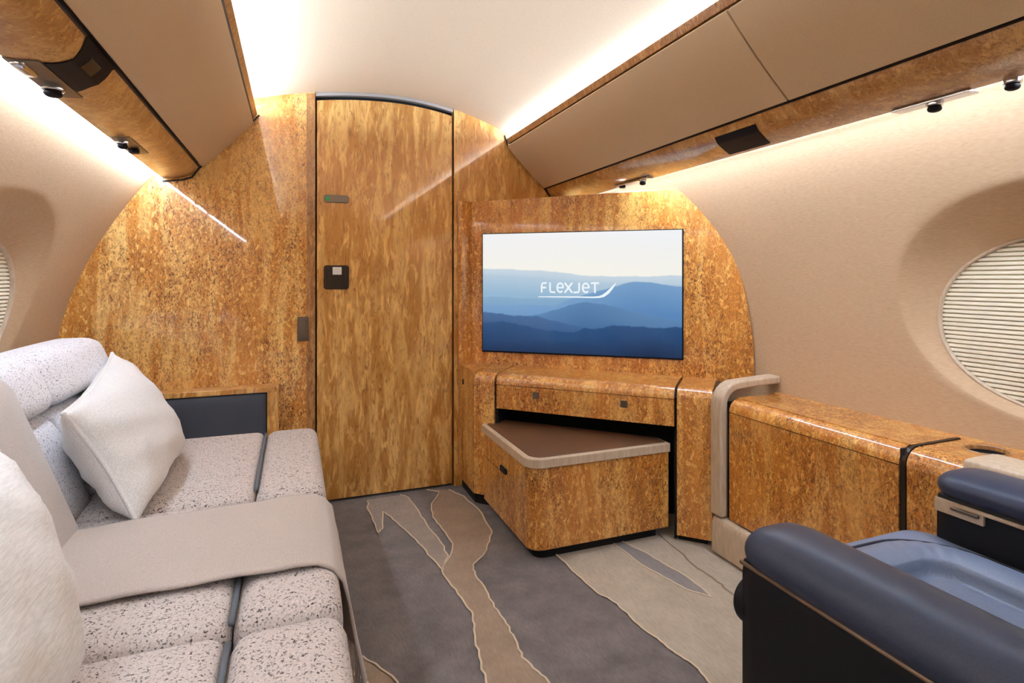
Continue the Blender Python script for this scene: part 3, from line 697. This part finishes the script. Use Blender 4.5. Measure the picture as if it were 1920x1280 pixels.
# backrests, leaning: sheared rounded blocks
def back_block(y0, y1, z0, z1, fwd=0.0, th=.16, r=.05, puff=.008):
    bm = rbox(-th, 0, y0, y1, z0, z1, r, 10, (puff, 0, .004))
    for v in bm.verts:
        z = v.co.z; v.co.x += -.505 - (z-.42)*.37 + fwd
    return bm
for y0, y1 in ((1.862, 2.40), (1.628, 1.857)):
    obj('back_cushion', back_block(y0, y1, .40, .675), BOUCLEW, sf, smooth=True)
    obj('head_cushion', back_block(y0, y1, .680, .822, .014, .15, .038), BOUCLEW, sf, smooth=True)
obj('back_cushion', back_block(.55, 1.618, .40, .81, .045, .17, .035), SMOOTHB, sf, smooth=True, label='smooth greige back cushion')
obj('back_frame', prism([(-.70, .25), (-.70, .45), (-.79, .70), (-.86, .70), (-.86, .25)], .3, 2.42, fY), SMOOTHB, sf, bevel=.01)

def pillow(name, c4, th, m, lab, pinch=.07, n=26, group=None, fold=0.0, seed=1):
    A, B, Cc, D = [Vector(c) for c in c4]
    nrm = ((B-A).cross(D-A)).normalized(); r_ = random.Random(seed)
    ctr = (A+B+Cc+D)/4
    def pt(u, v, s):
        x, y = u*2-1, v*2-1
        pu = x*(1-pinch*(1-y*y)); pv = y*(1-pinch*(1-x*x))
        a = (pu+1)/2; b = (pv+1)/2
        p = (A*(1-a)+B*a)*(1-b) + (D*(1-a)+Cc*a)*b
        e = max(0, (1-abs(x)**2.6))*max(0, (1-abs(y)**2.6)); h = th*e**.48
        wr = (.005*math.sin(9*x+4*y+seed)*math.sin(7*y-3*x)+.0022*math.sin(17*x-9*y+seed*2)*math.sin(5*x+13*y))*(.4+abs(x)+abs(y))*e**.3
        return p + nrm*s*(h+wr)
    t = thing(name, (ctr.x, ctr.y, min(A.z, B.z)), lab, 'pillow', group)
    ts = [(1-math.cos(PI*k/n))/2 for k in range(n+1)]
    v = [pt(a, b, 1) for b in ts for a in ts]; o_ = len(v); v += [pt(a, b, -1) for b in ts for a in ts]
    f = []
    for j in range(n):
        for i in range(n):
            q = (j*(n+1)+i, j*(n+1)+i+1, (j+1)*(n+1)+i+1, (j+1)*(n+1)+i); f.append(q); f.append(tuple(o_+k for k in q[::-1]))
    bm = bmesh.new(); bv = [bm.verts.new(p) for p in v]
    for q in f: bm.faces.new([bv[i] for i in q])
    bmesh.ops.remove_doubles(bm, verts=bm.verts, dist=.0006)
    obj('cover', bm, m, t, smooth=True)
    per = [pt(a, 0, 0) for a in ts] + [pt(1, b, 0) for b in ts[1:]] + [pt(a, 1, 0) for a in ts[::-1][1:]] + [pt(0, b, 0) for b in ts[::-1][1:]]
    obj('piping', tube(per, .0058, 8), m, t, smooth=True)
    return t
pillow('throw_pillow', [(-.36, 1.61, .435), (-.36, 2.2, .435), (-.60, 2.36, .765), (-.50, 1.59, .715)], .10, PILL, 'ivory linen throw pillow leaning on the sofa back at the far end', .11, seed=3)
pillow('throw_pillow', [(-.33, .55, .435), (-.31, 1.02, .44), (-.47, 1.20, .74), (-.50, .72, .80)], .10, PILL2, 'ivory ribbed throw pillow in the near left corner of the sofa', .06, seed=8)

# blanket draped over seat and front edge
def blanket():
    pth = [(-.52, .437), (-.40, .4415), (-.25, .4425), (-.10, .4425), (0.0, .4415), (.045, .436), (.075, .420), (.094, .393), (.103, .35), (.108, .30), (.113, .25), (.120, .20), (.124, .16)]
    P = []
    for (a, b), (c, d) in zip(pth, pth[1:]):
        for k in range(4): P.append((a+(c-a)*k/4, b+(d-b)*k/4))
    P.append(pth[-1]); ny = 36; v = []; L = len(P)
    for i, (x, z) in enumerate(P):
        s_ = i/(L-1); hang = max(0, (s_-.62)/.38)
        yn = 1.235 - .015*(1-s_); yf = 1.585 + .065*min(1, s_/.6)
        for j in range(ny+1):
            t = j/ny; y = yn + (yf-yn)*t + hang*.02*math.sin(t*3)
            xx = x + hang*(.012*math.sin(t*11)+.006*math.sin(t*23+1)) + hang*.008*(1-t)
            zz = z + .0015*math.sin(x*40+t*9) + (0.003 if hang == 0 else 0)*math.sin(t*PI)
            v.append((xx, y, zz))
    f = [(i*(ny+1)+j, i*(ny+1)+j+1, (i+1)*(ny+1)+j+1, (i+1)*(ny+1)+j) for i in range(L-1) for j in range(ny)]
    return v, f, v[-(ny+1):]
v, f, edge = blanket()
bk = thing('throw_blanket', (-.1, 1.4, .3), 'taupe wool throw blanket laid across the sofa seat and hanging over its front', 'blanket')
o = obj('cloth', (v, f), BLANK, bk, smooth=True); s_ = o.modifiers.new('s', 'SOLIDIFY'); s_.thickness = .005; s_.offset = 1
fr_ = []
for k in range(90):
    t = k/89*(len(edge)-1); i = min(int(t), len(edge)-2); p = Vector(edge[i]).lerp(Vector(edge[i+1]), t-i)
    dx, dy = random.uniform(-.008, .008), random.uniform(-.006, .006)
    fr_.append(tube([p, p+Vector((dx*.5, dy, -.03)), p+Vector((dx, dy*1.5, -.06-random.random()*.012))], .0014, 4))
tag(obj('fringe', merge(*fr_), BLANK, bk), kind='stuff')

# ------------------------------------------------------------------ armchair
ac = thing('armchair', (1.08, .45, 0), 'slate blue leather armchair seen from behind in the lower right corner', 'armchair')
AY = .765
def arm_pad(x0, x1, yf, yb, z0, z1):
    bm = rbox(x0, x1, yb, yf, z0, z1, .05, 14, (0, 0, .004), rr=((x1-x0)*.42, .055, (z1-z0)*.48))
    return bm
lp = obj('arm_pad', arm_pad(.692, .842, .762, .12, .536, .614), NAVYD, ac, smooth=True)
rp = obj('arm_pad', arm_pad(1.292, 1.450, .828, .12, .550, .613), NAVYD, ac, smooth=True)
obj('side_panel', rbox(.702, .836, .10, .748, .06, .560, .010, 6), BLKL, ac, smooth=True)
obj('side_panel', rbox(1.302, 1.445, .10, .812, .06, .566, .010, 6), BLKL, ac, smooth=True)
obj('piping', tube([(.7005, .744, .5535), (.6995, .5, .5535), (.6995, .10, .5535)], .0035, 6), GOLD, ac, smooth=True, label='bronze piping under the arm pad')
ts = obj('trim_strip', box(1.296, 1.303, .12, .808, .549, .556), CREAM, ac, bevel=.001, label='cream strip under the arm pad')
obj('control_plate', box(1.2955, 1.303, .715, .809, .528, .553), CREAM, ac, bevel=.0015, label='bronze-cream control plate')
obj('recline_handle', rbox(1.289, 1.297, .722, .775, .541, .549, .003, 4), NICK, ac, smooth=True)
obj('arm_roller', disc((.745, .755, .473), (0, 1, 0), .042, .030, 32), BLKL, ac, bevel=.003, label='round black bulge on the arm front')
# seat: height field with piping groove, horseshoe bolster and centre panel
def seat():
    x0, x1, y0, y1 = .852, 1.360, .20, .905; nx, ny = 150, 190; v = []; f = []
    cx, cy, hx, hy = (x0+x1)/2, (y0+y1)/2, (x1-x0)/2, (y1-y0)/2
    for j in range(ny+1):
        for i in range(nx+1):
            u_ = (i/nx*2-1); w_ = (j/ny*2-1)
            # square to rounded rectangle (front corners)
            a, b = u_, w_
            r = .26
            x = cx+hx*a; y = cy+hy*b
            dx = hx-abs(x-cx); dy = y1-y
            # rounded corner distance
            rc_ = .10
            if dx < rc_ and dy < rc_:
                d = rc_-math.hypot(rc_-dx, rc_-dy)
            else: d = min(dx, dy)
            if d < 0:      # pull corner verts onto the rounded outline
                ex, ey = rc_-dx, rc_-dy; L = math.hypot(ex, ey); k = rc_/L
                x = cx+math.copysign(hx-(rc_-ex*k), x-cx); y = y1-(rc_-ey*k); d = 0
            z = .468; do_ = d; r2 = .21; dx = hx-abs(x-cx); dy = y1-y
            d = r2-math.hypot(r2-dx, r2-dy) if (dx < r2 and dy < r2) else min(dx, dy)
            z -= .075*max(0, 1-do_/.055)**2                          # outer roll
            z -= .006*math.exp(-((d-.068)/.004)**2)                # piping groove
            rb_ = max(0, min(1, (d-.072)/.095)); 
            if d > .072 and d < .167: z += .016*math.sin(PI*rb_)**.8
            if d >= .160: z -= .024*min(1, (d-.160)/.007) - .020*min(1, max(0, (d-.167)/.05))
            if .072 < d < .167:
                z += .0016*math.sin(30*math.atan2(y-.55, x-1.05)*2)*max(0, math.sin(PI*rb_))*max(0, 1-abs(math.atan2(y-.5, x-1.05)-1.0)/.35)
            v.append((x, y, z))
    W1 = nx+1
    f = [(j*W1+i, j*W1+i+1, (j+1)*W1+i+1, (j+1)*W1+i) for j in range(ny) for i in range(nx)]
    ring = [i for i in range(W1)] + [j*W1+nx for j in range(1, ny+1)] + [ny*W1+i for i in range(nx-1, -1, -1)] + [j*W1 for j in range(ny-1, 0, -1)]
    base = len(v)
    for k in ring: v.append((v[k][0], v[k][1], .27))
    m = len(ring); f += [(ring[k], ring[(k+1) % m], base+(k+1) % m, base+k) for k in range(m)]
    f.append(tuple(base+k for k in range(m)))
    return v, f
so_ = obj('seat_cushion', seat(), NAVY, ac, smooth=True)
d0 = .068; rc0 = .21; pp = []; sx0, sx1, sy1 = .852, 1.360, .905
for k in range(9): pp.append((sx0+d0, .25+k*(sy1-rc0-.25)/8))
for k in range(1, 12): a = R(180-90*k/12); pp.append((sx0+rc0+(rc0-d0)*math.cos(a), sy1-rc0+(rc0-d0)*math.sin(a)))
pp.append((sx0+rc0, sy1-d0)); pp.append((sx1-rc0, sy1-d0))
for k in range(1, 12): a = R(90-90*k/12); pp.append((sx1-rc0+(rc0-d0)*math.cos(a), sy1-rc0+(rc0-d0)*math.sin(a)))
for k in range(9): pp.append((sx1-d0, (sy1-rc0)-k*(sy1-rc0-.25)/8))
obj('piping', tube([(x, y, .4685) for x, y in pp], .0032, 8), WELT, so_, smooth=True, label='dark piping around the seat')
def cback():
    bm = rbox(.880, 1.285, .33, .478, .40, 1.08, .05, 12, (0, .03, 0))
    for v_ in bm.verts: v_.co.y -= (v_.co.z-.45)*.25
    return bm
obj('backrest', cback(), NAVYD, ac, smooth=True)
obj('base', rbox(.86, 1.30, .16, .80, .0, .30, .02, 6), BLKL, ac, smooth=True)
